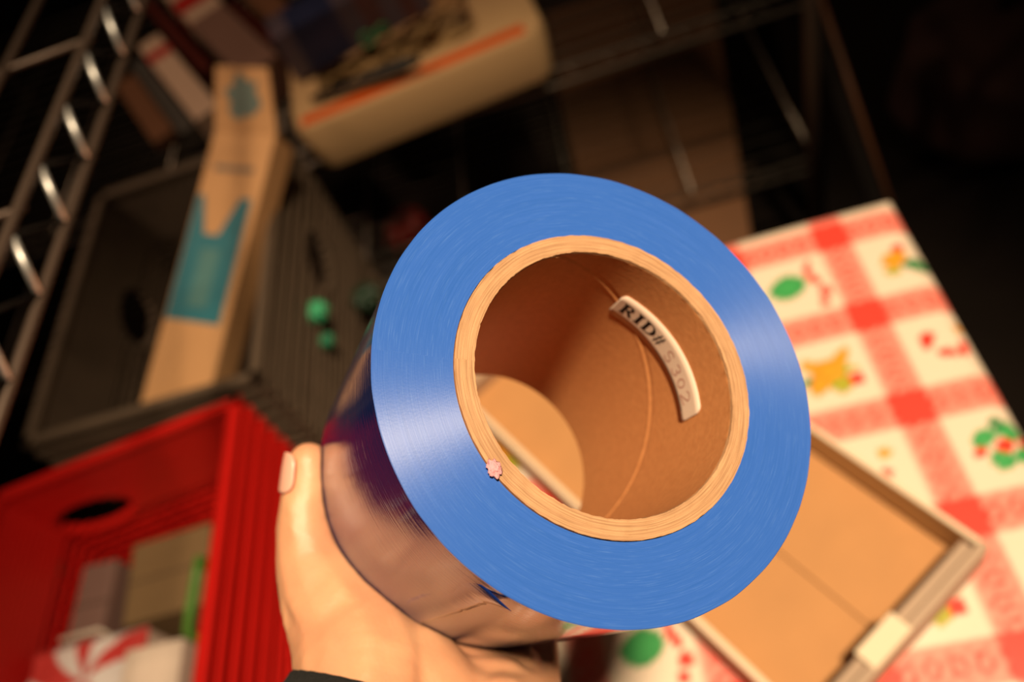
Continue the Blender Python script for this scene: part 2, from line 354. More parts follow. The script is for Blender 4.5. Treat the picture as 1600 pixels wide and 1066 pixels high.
for i in range(NCA):
    n = (i + 1) % NCA
    fs.append((k0 + i * 5 + 4, k1 + i * 3, k1 + n * 3, k0 + n * 5 + 4)); fs.append((k1 + i * 3, k1 + i * 3 + 1, k1 + n * 3 + 1, k1 + n * 3))
    fs.append((k1 + i * 3 + 1, k1 + i * 3 + 2, k1 + n * 3 + 2, k1 + n * 3 + 1)); fs.append((k1 + i * 3 + 2, i * (NCZ + 1) + NCZ, n * (NCZ + 1) + NCZ, k1 + n * 3 + 2))
core = mesh_obj('cardboard_core', vs, fs, mk, roll); core.data.materials.append(mr)
for p in core.data.polygons:
    p.use_smooth = True
    if p.index >= nq and p.index < nq + NCA * 5: p.material_index = 1
em = core.modifiers.new('edge', 'EDGE_SPLIT'); em.split_angle = R_(45)
core['label'] = 'thick brown cardboard core with a spiral seam inside'

# sticker inside the core: helper maps (along, across) to the curved inner wall
def onwall(a_mm, b_mm, lift):                 # a: mm along the arc from the left end; b: mm from the lower edge towards the opening
    ph = R_(-67.6) + a_mm / 38.1; s = .0287 - b_mm / 1000; r = RI - lift
    return (r * math.cos(ph), r * math.sin(ph), s)
m_stk = mat('sticker_paper', (218, 196, 178), .6, spec=.2)
m_ink = mat('black_ink', (16, 13, 12), .5); m_pen = mat('faded_red_pen', (176, 118, 104), .6)
SL, SW, CR = 45.6, 13.2, 2.0
outl = []
for cx_, cy_, a0 in ((SL - CR, SW - CR, 0), (CR, SW - CR, 90), (CR, CR, 180), (SL - CR, CR, 270)):
    for k in range(7): outl.append((cx_ + CR * math.cos(R_(a0 + k * 15)), cy_ + CR * math.sin(R_(a0 + k * 15))))
vs = []; fs = []; NXs = 60
def width_at(x):
    ys = []
    d = 0
    if x < CR: d = CR - math.sqrt(max(0, CR * CR - (CR - x) ** 2))
    if x > SL - CR: d = CR - math.sqrt(max(0, CR * CR - (x - SL + CR) ** 2))
    return d, SW - d
for i in range(NXs + 1):
    t = i / NXs; x = SL * t if 0.06 < t < .94 else SL * t
    lo, hi = width_at(x)
    for j in range(5): vs.append(onwall(x, lo + (hi - lo) * j / 4, .00034))
for i in range(NXs):
    for j in range(4): fs.append((i * 5 + j, i * 5 + j + 1, (i + 1) * 5 + j + 1, (i + 1) * 5 + j))
stk = mesh_obj('sticker', vs, fs, m_stk, roll, smooth=True); stk['label'] = 'white label reading RID# with a handwritten number'
sd = stk.modifiers.new('t', 'SOLIDIFY'); sd.thickness = .00010; sd.offset = 0
def strokes(name, polys, material, lift=.00046):
    vs = []; fs = []
    for pl in polys:                          # each polygon subdivided enough by short edges; drawn flat on the wall
        n = len(vs); vs += [onwall(x, y, lift) for x, y in pl]; fs.append(tuple(range(n, n + len(pl))))
    o = mesh_obj(name, vs, fs, material, stk); return o
def bar(x0, y0, x1, y1, wd):
    d = Vector((x1 - x0, y1 - y0)); L = d.length or 1; nrm = Vector((-d.y, d.x)) / L * wd / 2; out = []
    k = max(1, int(L / 1.2))
    for i in range(k):
        a = Vector((x0, y0)) + d * i / k; c = Vector((x0, y0)) + d * (i + 1) / k
        out.append([tuple(a - nrm), tuple(c - nrm), tuple(c + nrm), tuple(a + nrm)])
    return out
def arc(cx_, cy_, rx, ry, a0, a1, w0, w1=None, n=14):
    out = []; w1 = w0 if w1 is None else w1
    for i in range(n):
        t0, t1 = i / n, (i + 1) / n; q0, q1 = R_(a0 + (a1 - a0) * t0), R_(a0 + (a1 - a0) * t1)
        def wv(q): return w0 + (w1 - w0) * abs(math.cos(q))
        out.append([(cx_ + (rx - wv(q0) / 2) * math.cos(q0), cy_ + (ry - w0 / 2) * math.sin(q0)), (cx_ + (rx - wv(q1) / 2) * math.cos(q1), cy_ + (ry - w0 / 2) * math.sin(q1)),
                    (cx_ + (rx + wv(q1) / 2) * math.cos(q1), cy_ + (ry + w0 / 2) * math.sin(q1)), (cx_ + (rx + wv(q0) / 2) * math.cos(q0), cy_ + (ry + w0 / 2) * math.sin(q0))])
    return out
H0, H1 = 4.2, 9.6; hm = (H0 + H1) / 2
t_ = []
X = 2.3   # R
t_ += bar(X + 1.1, H0, X + 1.1, H1, 1.25) + bar(X, H1 - .2, X + 2.6, H1 - .2, .5) + bar(X, H0 + .2, X + 2.2, H0 + .2, .5)
t_ += arc(X + 2.3, H1 - 1.4, 1.35, 1.2, -90, 90, .45, 1.2) + bar(X + 1.2, hm + .1, X + 2.5, hm + .1, .45) + bar(X + 2.4, hm, X + 4.2, H0 + .3, 1.1) + bar(X + 3.6, H0 + .2, X + 4.8, H0 + .2, .45)
X = 8.0   # I
t_ += bar(X + 1.2, H0, X + 1.2, H1, 1.3) + bar(X, H1 - .2, X + 2.4, H1 - .2, .5) + bar(X, H0 + .2, X + 2.4, H0 + .2, .5)
X = 11.2  # D
t_ += bar(X + 1.1, H0, X + 1.1, H1, 1.25) + bar(X, H1 - .2, X + 2.6, H1 - .2, .5) + bar(X, H0 + .2, X + 2.6, H0 + .2, .5) + arc(X + 2.3, hm, 2.1, (H1 - H0) / 2 - .2, -90, 90, .45, 1.35)
X = 16.8  # hash
t_ += bar(X + .4, H0 - .1, X + 1.4, H1, .55) + bar(X + 1.8, H0 - .1, X + 2.8, H1, .55) + bar(X - .2, hm + 1, X + 3.4, hm + 1, .22) + bar(X - .5, hm - 1, X + 3.1, hm - 1, .22)
strokes('printed_text', t_, m_ink)
strokes('ruled_line', bar(20.2, 2.4, 42.0, 2.4, .28), mat('thin_ink', (70, 62, 55), .6), .00047)
p_ = arc(24.6, 7.6, 1.25, 1.2, 20, 270, .42) + arc(24.6, 5.2, 1.25, 1.2, 90, -160, .42)                                # 5-like S
p_ += arc(29.4, 7.4, 1.3, 1.15, 150, -90, .42) + arc(29.4, 5.1, 1.4, 1.2, 90, -150, .42)                               # 3
p_ += arc(34.0, 6.0, 1.3, 1.9, 0, 360, .42, n=22)                                                                      # 0
p_ += arc(38.6, 7.2, 1.5, 1.3, 160, -40, .42) + bar(39.7, 6.4, 37.1, 3.5, .42) + arc(37.9, 4.0, .7, .5, 150, 330, .35) + bar(38.2, 3.6, 40.8, 4.4, .42)   # 2
strokes('handwritten_number', p_, m_pen)

# torn free end of the film on the outside, with a lifted corner
PH0 = 116.6
vs = []; fs = []; nz = 44
for i in range(nz + 1):
    s = .004 + (.099 - .004) * i / nz
    jag = .5 * noise.noise(Vector((i * .9, 0, 5))) + (1.1 if s < .012 else 0) * (1 - s / .012) * -4
    lift = .0003
    for j in range(9):
        t = j / 8; ph = R_(PH0 + jag + (1 - t) * 9); cl_ = max(0, (.017 - s) / .017) * max(0, t - .2)
        r = RO - .00015 + .00042 * t + .0028 * cl_ ** 1.5
        vs.append((r * math.cos(ph), r * math.sin(ph), s))
for i in range(nz):
    for j in range(8): fs.append((i * 9 + j, i * 9 + j + 1, (i + 1) * 9 + j + 1, (i + 1) * 9 + j))
te = mesh_obj('torn_film_end', vs, fs, ms, roll, smooth=True); te['label'] = 'torn loose end of the blue film with a lifted corner'
sd = te.modifiers.new('t', 'SOLIDIFY'); sd.thickness = .00008

# lint on the core edge
lm = MB(); lc = roll_local(761, 741, .2085); lc.z = -.0012
bm = bmesh.new(); bmesh.ops.create_icosphere(bm, subdivisions=4, radius=1)
for vv in bm.verts:
    d = vv.co.normalized(); k = 1 + .45 * noise.noise(d * 2.2) + .25 * noise.noise(d * 6)
    vv.co = Vector((d.x * .0017 * k, d.y * .0022 * k, d.z * .0010 * k)); vv.co = Matrix.Rotation(R_(-25), 3, 'Z') @ vv.co
for k in range(46):
    d = Vector((random.gauss(0, 1), random.gauss(0, 1), random.gauss(0, .6))).normalized()
    p0 = Matrix.Rotation(R_(-25), 3, 'Z') @ Vector((d.x * .0014, d.y * .0019, d.z * .0008)); p1 = p0 + d * .0007 + Vector((random.gauss(0, 1), random.gauss(0, 1), 0)) * .0003
    a = d.orthogonal().normalized() * .00006; c = d.cross(a)
    q = [bm.verts.new(p0 + a), bm.verts.new(p0 - a * .5 + c), bm.verts.new(p0 - a * .5 - c), bm.verts.new(p1)]
    for f in ((0, 1, 3), (1, 2, 3), (2, 0, 3)): bm.faces.new([q[i] for i in f])
me = bpy.data.meshes.new('lint'); bm.to_mesh(me); bm.free(); me.materials.append(mat('pink_lint', (214, 150, 158), .95, nscale=900, namt=.15, bump=.4))
for p in me.polygons: p.use_smooth = True
lint = bpy.data.objects.new('lint', me); C.objects.link(lint); lint.matrix_world = rollM @ Matrix.Translation(lc)
tag(lint, 'tiny pink ball of lint stuck on the cardboard core edge', 'lint')

# ------------------------------------------------------------------ hand
m_skin = bpy.data.materials.new('skin'); m_skin.use_nodes = True; nt = m_skin.node_tree; bs = nt.nodes['Principled BSDF']
tc = nt.nodes.new('ShaderNodeTexCoord'); nn = nt.nodes.new('ShaderNodeTexNoise'); nn.inputs['Scale'].default_value = 45; nn.inputs['Detail'].default_value = 4
nt.links.new(tc.outputs['Object'], nn.inputs['Vector'])
nt.links.new(ramp(nt, nn.outputs['Fac'], .3, .72, (.56, .25, .14), (.66, .34, .19)), bs.inputs['Base Color'])
bs.inputs['Roughness'].default_value = .48; bs.inputs['Subsurface Weight'].default_value = .25; bs.inputs['Subsurface Radius'].default_value = (.006, .0025, .0012); bs.inputs['Subsurface Scale'].default_value = 1.0
vo = nt.nodes.new('ShaderNodeTexVoronoi'); vo.inputs['Scale'].default_value = 700; nt.links.new(tc.outputs['Object'], vo.inputs['Vector'])
bp = nt.nodes.new('ShaderNodeBump'); bp.inputs['Strength'].default_value = .18; bp.inputs['Distance'].default_value = .0003; nt.links.new(vo.outputs['Distance'], bp.inputs['Height']); nt.links.new(bp.outputs[0], bs.inputs['Normal'])

def pol(ph, s, r): return Vector((r * math.cos(R_(ph)), r * math.sin(R_(ph)), s))
caps = []
def chain(pts):
    for a, b_ in zip(pts[:-1], pts[1:]): caps.append((Vector(a[0]), a[1], Vector(b_[0]), b_[1]))
T = [(roll_local(483, 724, .293), .0078), (roll_local(484, 748, .293), .0090), (roll_local(480, 785, .292), .0100), (roll_local(478, 825, .290), .0107), (roll_local(487, 880, .287), .0126), (roll_local(513, 935, .283), .0166), (roll_local(548, 990, .277), .0205)]
chain(T)
wr1 = roll_local(575, 1060, .268); wr2 = roll_local(566, 1200, .249); fa = roll_local(505, 1500, .228)
chain([T[-1], (wr1, .0240), (wr2, .0240), (fa, .027)])
chain([T[4], (pol(122, .100, .0805), .013), (pol(105, .104, .081), .012)])
chain([T[-1], (pol(108, .094, .087), .0180), (pol(97, .094, .085), .0150), (pol(91, .093, .082), .0125)])
chain([(roll_local(640, 1062, .284), .018), (roll_local(730, 1062, .287), .0155), (roll_local(796, 1052, .294), .0125)])
chain([(pol(110, .096, .082), .014), (pol(98, .097, .0805), .0135), (pol(90, .096, .0790), .0125)])
chain([(wr1 + Vector((.012, 0, 0)), .020), (pol(102, .090, .088), .0165), (pol(93, .092, .084), .0125)])
kn = [(-.043, .0755, .112), (-.0205, .0795, .116), (.001, .0800, .115), (.0195, .0770, .110)]
fr = [(.0092, .0084, .0078, .0072), (.0094, .0086, .008, .0074), (.0090, .0083, .0077, .0071), (.0080, .0073, .0068, .0062)]
tips = [(-.046, .020), (-.022, .0175), (.003, .021), (.028, .030)]
roots = [pol(119, .090, .088), pol(108, .090, .088), pol(99, .088, .086), pol(92, .084, .085)]
for k in range(4):
    kx, ky, ks = kn[k]; tx, ty = tips[k]; ra, rb, rc_, rd = fr[k]
    p1 = Vector((kx + (tx - kx) * .42, ky + (ty - ky) * .42, .1042 + rb + .006)); p2 = Vector((kx + (tx - kx) * .76, ky + (ty - ky) * .76, .1042 + rc_ + .004))
    chain([(roots[k], .0125), (Vector((kx, ky, ks)), ra + .001), (p1, rb), (p2, rc_), (Vector((tx, ty, .1042 + rd + .0003)), rd)])
bm = bmesh.new()
for a, ra, c, rc_ in caps:
    L = (c - a).length; n = max(1, int(L / (min(ra, rc_) * .22)))
    for i in range(n + 1):
        t = i / n
        bmesh.ops.create_icosphere(bm, subdivisions=2, radius=ra + (rc_ - ra) * t, matrix=Matrix.Translation(a.lerp(c, t)))
me = bpy.data.meshes.new('hand_raw'); bm.to_mesh(me); bm.free()
ho = bpy.data.objects.new('hand_raw', me); C.objects.link(ho)
rm = ho.modifiers.new('r', 'REMESH'); rm.mode = 'VOXEL'; rm.voxel_size = .0011
sm = ho.modifiers.new('s', 'SMOOTH'); sm.factor = .5; sm.iterations = 14
bpy.context.view_layer.update()
hm_ = bpy.data.meshes.new_from_object(ho.evaluated_get(bpy.context.evaluated_depsgraph_get()))
bpy.data.objects.remove(ho)
def press(co, gap=.00025):                    # flesh stops at the surface of the roll
    r = math.hypot(co.x, co.y)
    if co.z < RL and r < RO + gap and co.z > -.01:
        if RL - co.z < (RO - r) : co.z = RL + .0008
        else:
            k = (RO + gap) / r; co.x *= k; co.y *= k
    elif co.z < RL + .0008 and r < RO: co.z = RL + .0008
for vv in hm_.vertices:
    co = vv.co
    # creases at thumb joint and at the fold between thumb and palm
    for ph, s, r, amp, wd in ((163, .09, .078, .0007, 3.0), (158, .09, .078, .0005, 1.6), (139, .09, .085, .0010, 2.6)):
        pang = math.degrees(math.atan2(co.y, co.x)) % 360
        if abs(pang - ph) < wd * 2.5 and co.z < .105:
            d = Vector((co.x, co.y, 0)).normalized(); g = amp * math.exp(-((pang - ph + 3 * math.sin(co.z * 160)) / wd) ** 2)
            ax = pol(pang, .099, .078); dv = (co - ax)
            if dv.length > 1e-5: vv.co = co - dv.normalized() * g
    co = vv.co; n_ = noise.noise(co * 55) * .0007; dd = (co - pol(120, .1, .09)); vv.co = co + dd.normalized() * n_ * .6
    press(vv.co)
for p in hm_.polygons: p.use_smooth = True
hm_.materials.clear(); hm_.materials.append(m_skin)
person = empty('person', None, label='person\'s left hand in a black sleeve cuff gripping the blue tape roll from below', cat='person', mw=rollM.copy())
hand = bpy.data.objects.new('hand', hm_); C.objects.link(hand); hand.parent = person
# thumb nail on the outer left side near the tip
nvs = []; nfs = []
tp, bp_ = roll_local(482, 708, .2925), roll_local(483, 768, .292)
ax = (bp_ - tp); axl = ax.length; axd = ax.normalized()
outd = Vector((-1, -.12, -.38)).normalized(); outd = (outd - outd.dot(axd) * axd).normalized(); sdd = axd.cross(outd)
NU, NV = 14, 10
for i in range(NU + 1):
    t = i / NU; wdt = math.radians(38) * (1 - .9 * abs(2 * t - 1) ** 4) ** .5 * .95
    cpt = tp + ax * (t * 1.02 - .06); rad_ = .0078 + .0018 * t - .0006 * (1 - t) ** 3
    for j in range(NV + 1):
        q = wdt * (2 * j / NV - 1); nvs.append(cpt + (outd * math.cos(q) + sdd * math.sin(q)) * (rad_ + .00055))
for i in range(NU):
    for j in range(NV): nfs.append((i * (NV + 1) + j, i * (NV + 1) + j + 1, (i + 1) * (NV + 1) + j + 1, (i + 1) * (NV + 1) + j))
nail = mesh_obj('fingernail', nvs, nfs, mat('nail', (222, 166, 146), .28, spec=.5), person, smooth=True); nail['label'] = 'pale glossy thumbnail'
sd = nail.modifiers.new('t', 'SOLIDIFY'); sd.thickness = .0007; sd.offset = 0
# sleeve: ribbed black cuff round the wrist
c0 = roll_local(622, 1100, .266); c1 = roll_local(490, 1560, .226); axd = (c1 - c0).normalized()
e1 = Vector((1, 0, 0)); e1 = (e1 - e1.dot(axd) * axd).normalized(); e2 = axd.cross(e1)
svs = []; sfs = []; NS, NT = 144, 26
for i in range(NT):
    t = i / (NT - 1)
    for k in range(NS):
        q = k * 2 * math.pi / NS; rb_ = .00045 * math.cos(q * 36) ; lip = -.002 * math.cos(min(1, t * 9) * math.pi / 2)
        rr = .0368 + .006 * t + rb_ + lip + .0012 * noise.noise(Vector((math.cos(q) * 2, math.sin(q) * 2, t * 6)))
        svs.append(c0 + axd * ((c1 - c0).length * t) + rr * (1.02 * math.cos(q) * e1 + .82 * math.sin(q) * e2))
for i in range(NT - 1):
    for k in range(NS): sfs.append((i * NS + k, i * NS + (k + 1) % NS, (i + 1) * NS + (k + 1) % NS, (i + 1) * NS + k))
slv = mesh_obj('sleeve', svs, sfs, mat('black_knit', (20, 17, 17), .95, nscale=900, namt=.4, bump=.8), person, smooth=True); slv['label'] = 'black knitted sleeve cuff'
sd = slv.modifiers.new('t', 'SOLIDIFY'); sd.thickness = .0025

# ------------------------------------------------------------------ crates
def make_crate(name, loc, rz, colmat, label, shear=0.0, hs=0.0, he=0.0, hz=.150, hr=.034):
    W_, L_, H_ = .33, .476, .28                # origin: far right rim corner at base height
    root = empty(name, loc, rz, label, 'crate')
    def panel(nm, length, place, hz=hz):
        b = MB()
        if shear and nm == 'side_wall': hz = .09
        def pb(a0, a1, o0, o1, z0, z1): place(b, a0, a1, o0, o1, z0, z1)
        h = length
        c = h / 2 + (hs if nm == 'side_wall' else he); hole = .056
        def row(o0, o1, z0, z1):                                # a horizontal strip, interrupted by the handle hole
            q_ = ((z0 + z1) / 2 - hz) / hr
            if abs(q_) < 1:
                e = hole * math.sqrt(1 - q_ * q_); pb(0, max(.002, c - e), o0, o1, z0, z1); pb(min(h - .002, c + e), h, o0, o1, z0, z1)
            else: pb(0, h, o0, o1, z0, z1)
        for i in range(14): row(.0095, .012, .160 + i * .008, .168 + i * .008)   # smooth inner band
        pb(0, h, 0, .014, .270, .280)                          # rolled rim
        for z in (.166, .192, .218, .244): row(.001, .010, z, z + .013)
        for i in range(9): row(.002, .010, .008 + i * .0172, .016 + i * .0172)
        nv_ = int(h / .030)
        for i in range(nv_ + 1):                                # uprights, broken at the handle
            a = i * h / nv_; a0, a1 = max(0, a - .003), min(h, a + .003)
            pb(a0, a1, .004, .010, .004, min(.165, hz - .03) if abs(a - c) < hole else .165)
        for k in range(20):                                     # rim round the handle hole
            q = k * math.pi / 10; za = hz + hr * math.sin(q); aa = c + (hole + .002) * math.cos(q)
            pb(max(0, aa - .008), min(h, aa + .008), 0, .0125, za - .004, za + .004)
        if shear:
            for q in b.v: q.y += shear * q.x
        o = b.obj(nm, colmat, root, bevel=.0012, segs=1); return o
    panel('side_wall', L_, lambda b, a0, a1, o0, o1, z0, z1: b.bb(-o1, -o0, -a1, -a0, z0, z1))
    panel('side_wall', L_, lambda b, a0, a1, o0, o1, z0, z1: b.bb(-W_ + o0, -W_ + o1, -a1, -a0, z0, z1))
    panel('end_wall', W_, lambda b, a0, a1, o0, o1, z0, z1: b.bb(-a1, -a0, -o1, -o0, z0, z1))
    panel('end_wall', W_, lambda b, a0, a1, o0, o1, z0, z1: b.bb(-a1, -a0, -L_ + o0, -L_ + o1, z0, z1))
    b = MB()
    for i in range(12): b.bb(-W_ + .004, -.004, -L_ + .008 + i * .0412, -L_ + .014 + i * .0412, 0, .008)
    for i in range(9): b.bb(-W_ + .008 + i * .0392, -W_ + .014 + i * .0392, -L_ + .004, -.004, 0, .006)
    for q in b.v: q.y += shear * q.x
    b.obj('bottom_grid', colmat, root)
    return root
m_redp = mat('red_plastic', (196, 22, 16), .38, nscale=14, namt=.12)
m_greyp = mat('grey_brown_plastic', (86, 70, 56), .6, nscale=25, namt=.3)
BZ = .44
rc = P(375, 615, .72); RROT = R_(0.5)
red = make_crate('milk_crate', (rc.x, rc.y, BZ), RROT, m_redp, 'bright red plastic milk crate filled with papers, in front of the grey crate', shear=.14, he=.095, hz=.185)
gc = P(440, 203, .72); GROT = R_(.8)
gray = make_crate('milk_crate', (gc.x + .004, gc.y, BZ), GROT, m_greyp, 'dusty grey ribbed plastic crate behind the red crate, holding a long carton', hs=-.075, hr=.046)
low1 = make_crate('milk_crate', (gc.x + .001, gc.y + .006, .158), R_(.3), m_greyp, 'dim grey crate underneath the grey crate with the long carton')
low2 = make_crate('milk_crate', (rc.x - .012, rc.y - .012, .158), R_(.5), m_greyp, 'shadowed grey crate underneath the red crate')
def crate_pt(o, x, y, z):
    return Matrix.Translation(o.location) @ Matrix.Rotation(o.rotation_euler.z, 4, 'Z') @ Vector((x, y, z))
# bench under the crates
m_dark = mat('dark_wood_unlit_wire', (22, 18, 16), .9, spec=.1, nscale=10, namt=.3)
bench = empty('bench', (-.66, .60, 0), 0, 'low dark wooden bench under the red and grey crates', 'bench')
b = MB(); b.bb(-.21, .19, -.55, .52, .125, .156); b.obj('bench_top', m_dark, bench, bevel=.003)
for sx in (-.19, .17):
    for sy in (-.52, .49):
        b = MB(); b.bb(sx - .02, sx + .02, sy - .02, sy + .02, 0, .124); b.obj('leg', m_dark, bench, bevel=.003)

# ---- things in the red crate
def carton(name, center, dims, rz, material, label, cat, group=None, tilt=(0, 0)):
    o = empty(name, center, 0, label, cat, group); o.rotation_euler = (tilt[0], tilt[1], rz)
    b = MB(); b.bb(-dims[0] / 2, dims[0] / 2, -dims[1] / 2, dims[1] / 2, 0, dims[2]); b.obj('box_body', material, o, bevel=.0025)
    b = MB(); b.bb(-dims[0] / 2, dims[0] / 2, -.0012, .0012, dims[2] - .0002, dims[2] + .0004); 
    b.obj('flap_seam', mat('seam_dark', (70, 50, 36), .8), o)
    return o
m_paper = mat('pale_paper', (222, 200, 184), .7, nscale=20, namt=.1)
m_tanb = mat('tan_board', (118, 94, 62), .75, nscale=20, namt=.15)
def put(px, py, z): return P(px, py, z)
RZc = .452
def rl(x, y): v_ = crate_pt(red, x, y + .14 * x, 0); return v_.x, v_.y
x_, y_ = rl(-.112, -.295); carton('paper_box', (x_, y_, RZc), (.070, .12, .205), RROT, m_paper, 'bright white paper box against the ribbed side of the red crate', 'box')
x_, y_ = rl(-.190, -.090); carton('small_box', (x_, y_, RZc), (.115, .11, .105), RROT + R_(3), m_tanb, 'dull tan box deep in the red crate behind the striped bag', 'box')
x_, y_ = rl(-.280, -.105); carton('small_box', (x_, y_, RZc), (.050, .11, .125), RROT - R_(1), mat('mauve_board', (120, 92, 84), .7, nscale=15, namt=.12), 'dusty mauve box beside the tan box in the red crate', 'box')
# striped gift bag: red and white wedges meeting at a point
x_, y_ = rl(-.235, -.245)
bag = empty('gift_bag', (x_, y_, RZc), RROT + R_(1), 'folded gift bag with red and white peppermint swirl stripes in the red crate', 'bag')
def wedge_mesh(Wd, Ht, z, cx_, cy_, nseg, par):
    n = 60; vs = []; fs = []; cols_ = []
    for j in range(n + 1):
        for i in range(n + 1):
            x = -Wd / 2 + Wd * i / n; y = -Ht / 2 + Ht * j / n
            ed = min(x + Wd / 2, Wd / 2 - x, y + Ht / 2, Ht / 2 - y)
            vs.append((x, y, z + .004 * noise.noise(Vector((x * 25, y * 25, 0))) - .01 * max(0, 1 - ed / .008)))
            a = math.atan2(y - cy_, x - cx_) + math.hypot(x - cx_, y - cy_) * 6
            k = int((a / (2 * math.pi) * nseg) % nseg) % 2
            cols_.append((.62, .05, .045) if k else (.80, .72, .70))
    for j in range(n):
        for i in range(n): fs.append((j * (n + 1) + i, j * (n + 1) + i + 1, (j + 1) * (n + 1) + i + 1, (j + 1) * (n + 1) + i))
    o = mesh_obj('striped_panel', vs, fs, attr_mat('peppermint_print', 'print', .5), par, smooth=True)
    ca = o.data.color_attributes.new('print', 'FLOAT_COLOR', 'POINT'); ca.data.foreach_set('color', [q for c in cols_ for q in (c[0], c[1], c[2], 1)])
    return o
wedge_mesh(.150, .140, .168, .01, .020, 11, bag)
b = MB(); b.bb(-.074, .074, -.069, .069, 0, .155); b.obj('bag_body', m_paper, bag, bevel=.004)
b = MB(); b.tube([(-.03, .066, .155), (-.025, .070, .178), (.025, .070, .178), (.03, .066, .155)], .0025); b.obj('bag_handle', mat('white_cord', (210, 196, 180), .7), bag, smooth=True)
# green strip and dark green bits
a0, a1 = put(312, 872, .68), put(292, 985, .655)
b = MB(); dv = (a1 - a0); b.tube([a0 + Vector((-.004, .0, -.10)), a0 + Vector((-.003, 0, -.01)), a0, a0 + dv * .3, a0 + dv * .7, a1, a1 + Vector((0, -.003, -.10))], [.006, .006, .0055, .0055, .0055, .006, .006], 12)
o = b.obj('garden_stake', mat('green_plastic', (96, 150, 62), .4), smooth=True); tag(o, 'pale green plastic strip curving up along the inside of the red crate', 'plastic strip')
b = MB()
for k in range(40):
    c = put(40 + random.uniform(-45, 45), 885 + random.uniform(-14, 14), .60); d = Vector((random.gauss(0, 1), random.gauss(0, 1), random.gauss(0, .4))).normalized()
    b.tube([c - d * .006, c, c + d * .018], [.0008, .0028, .0004], 5)
b.tube([put(0, 880, .60), put(45, 890, .59), put(95, 893, .60)], .002, 6)
o = b.obj('pine_garland', mat('dark_green_tinsel', (24, 62, 34), .6), smooth=True); tag(o, 'dark green artificial pine sprig at the back of the red crate', 'garland')

# ---- long carton leaning in the grey crate, teal printed label
top_c, bot_c = P(383, 205, .80), P(268, 640, .66)
ld = (bot_c - top_c); LL = ld.length; lx = ld.normalized(); 
wdir_ = Vector((1, 0, 0)); wdir_ = (wdir_ - wdir_.dot(lx) * lx).normalized(); nz_ = wdir_.cross(lx)
if nz_.z < 0: nz_ = -nz_; wdir_ = -wdir_
cm = Matrix((wdir_, lx, nz_)).transposed().to_4x4(); cm.translation = top_c - nz_ * .05
lb = empty('cardboard_carton', None, label='long narrow kraft carton with a teal label, leaning in the grey crate', cat='box', mw=cm)
CW = .098
m_kr2 = mat('kraft_carton', (196, 146, 98), .7, nscale=18, namt=.10)
m_teal = mat('teal_ink', (14, 106, 122), .55, nscale=60, namt=.2); m_tealp = mat('faded_teal', (70, 120, 122), .6, nscale=90, namt=.3)
b = MB(); b.bb(-CW / 2, CW / 2, 0, LL, 0, .05); b.obj('carton_body', m_kr2, lb, bevel=.002)
b = MB()
fl = .085; an = R_(26)
vsf = [(-CW / 2, 0, .05), (CW / 2, 0, .05), (CW / 2 - .004, -fl * math.cos(an), .05 + fl * math.sin(an)), (-CW / 2 + .012, -fl * math.cos(an), .05 + fl * math.sin(an))]
vsf2 = [(x, y - .001, z - .004) for x, y, z in vsf]
b.add(vsf + vsf2, [(0, 1, 2, 3), (7, 6, 5, 4), (0, 4, 5, 1), (1, 5, 6, 2), (2, 6, 7, 3), (3, 7, 4, 0)]); b.obj('end_flap', m_kr2, lb)
def on_flap(x, t, h=.0007): return (x, -fl * math.cos(an) * t - h * math.sin(an) * -0, .05 + fl * math.sin(an) * t + h)
b = MB()
bl = [on_flap(.002 + .026 * math.cos(k * .35) * (1 + .25 * math.sin(k * 2.1)), .52 + .34 * math.sin(k * .35) * (1 + .2 * math.cos(k * 1.7))) for k in range(18)]
b.add(bl, [tuple(range(18))]); b.obj('printed_mark', mat('grey_green_ink', (96, 112, 106), .6, nscale=80, namt=.3), lb)
def flat(nm, x0, x1, y0, y1, ma, z=.0506, par=lb): b = MB(); b.bb(x0, x1, y0, y1, z, z + .0004); return b.obj(nm, ma, par)
flat('printed_line', -.030, .032, LL * .135, LL * .155, mat('soft_grey_ink', (108, 96, 84), .6, nscale=150, namt=.4))
y0_, y1_ = LL * .25, LL * .70
b = MB()                                    # teal label with the notched kraft triangle left bare at its top
b.add([(-.038, y0_, .0507), (-.021, y0_, .0507), (-.001, y0_ + .055, .0507), (.021, y0_ + .055, .0507), (.036, y0_, .0507), (.046, y0_, .0507), (.046, y1_, .0507), (-.038, y1_, .0507)],
      [(0, 1, 2, 7), (2, 3, 6, 7), (3, 4, 5, 6)]); b.obj('teal_label', m_teal, lb)
flat('faded_print', -.012, .018, y0_ + .075, y1_ - .02, m_tealp, .0509)

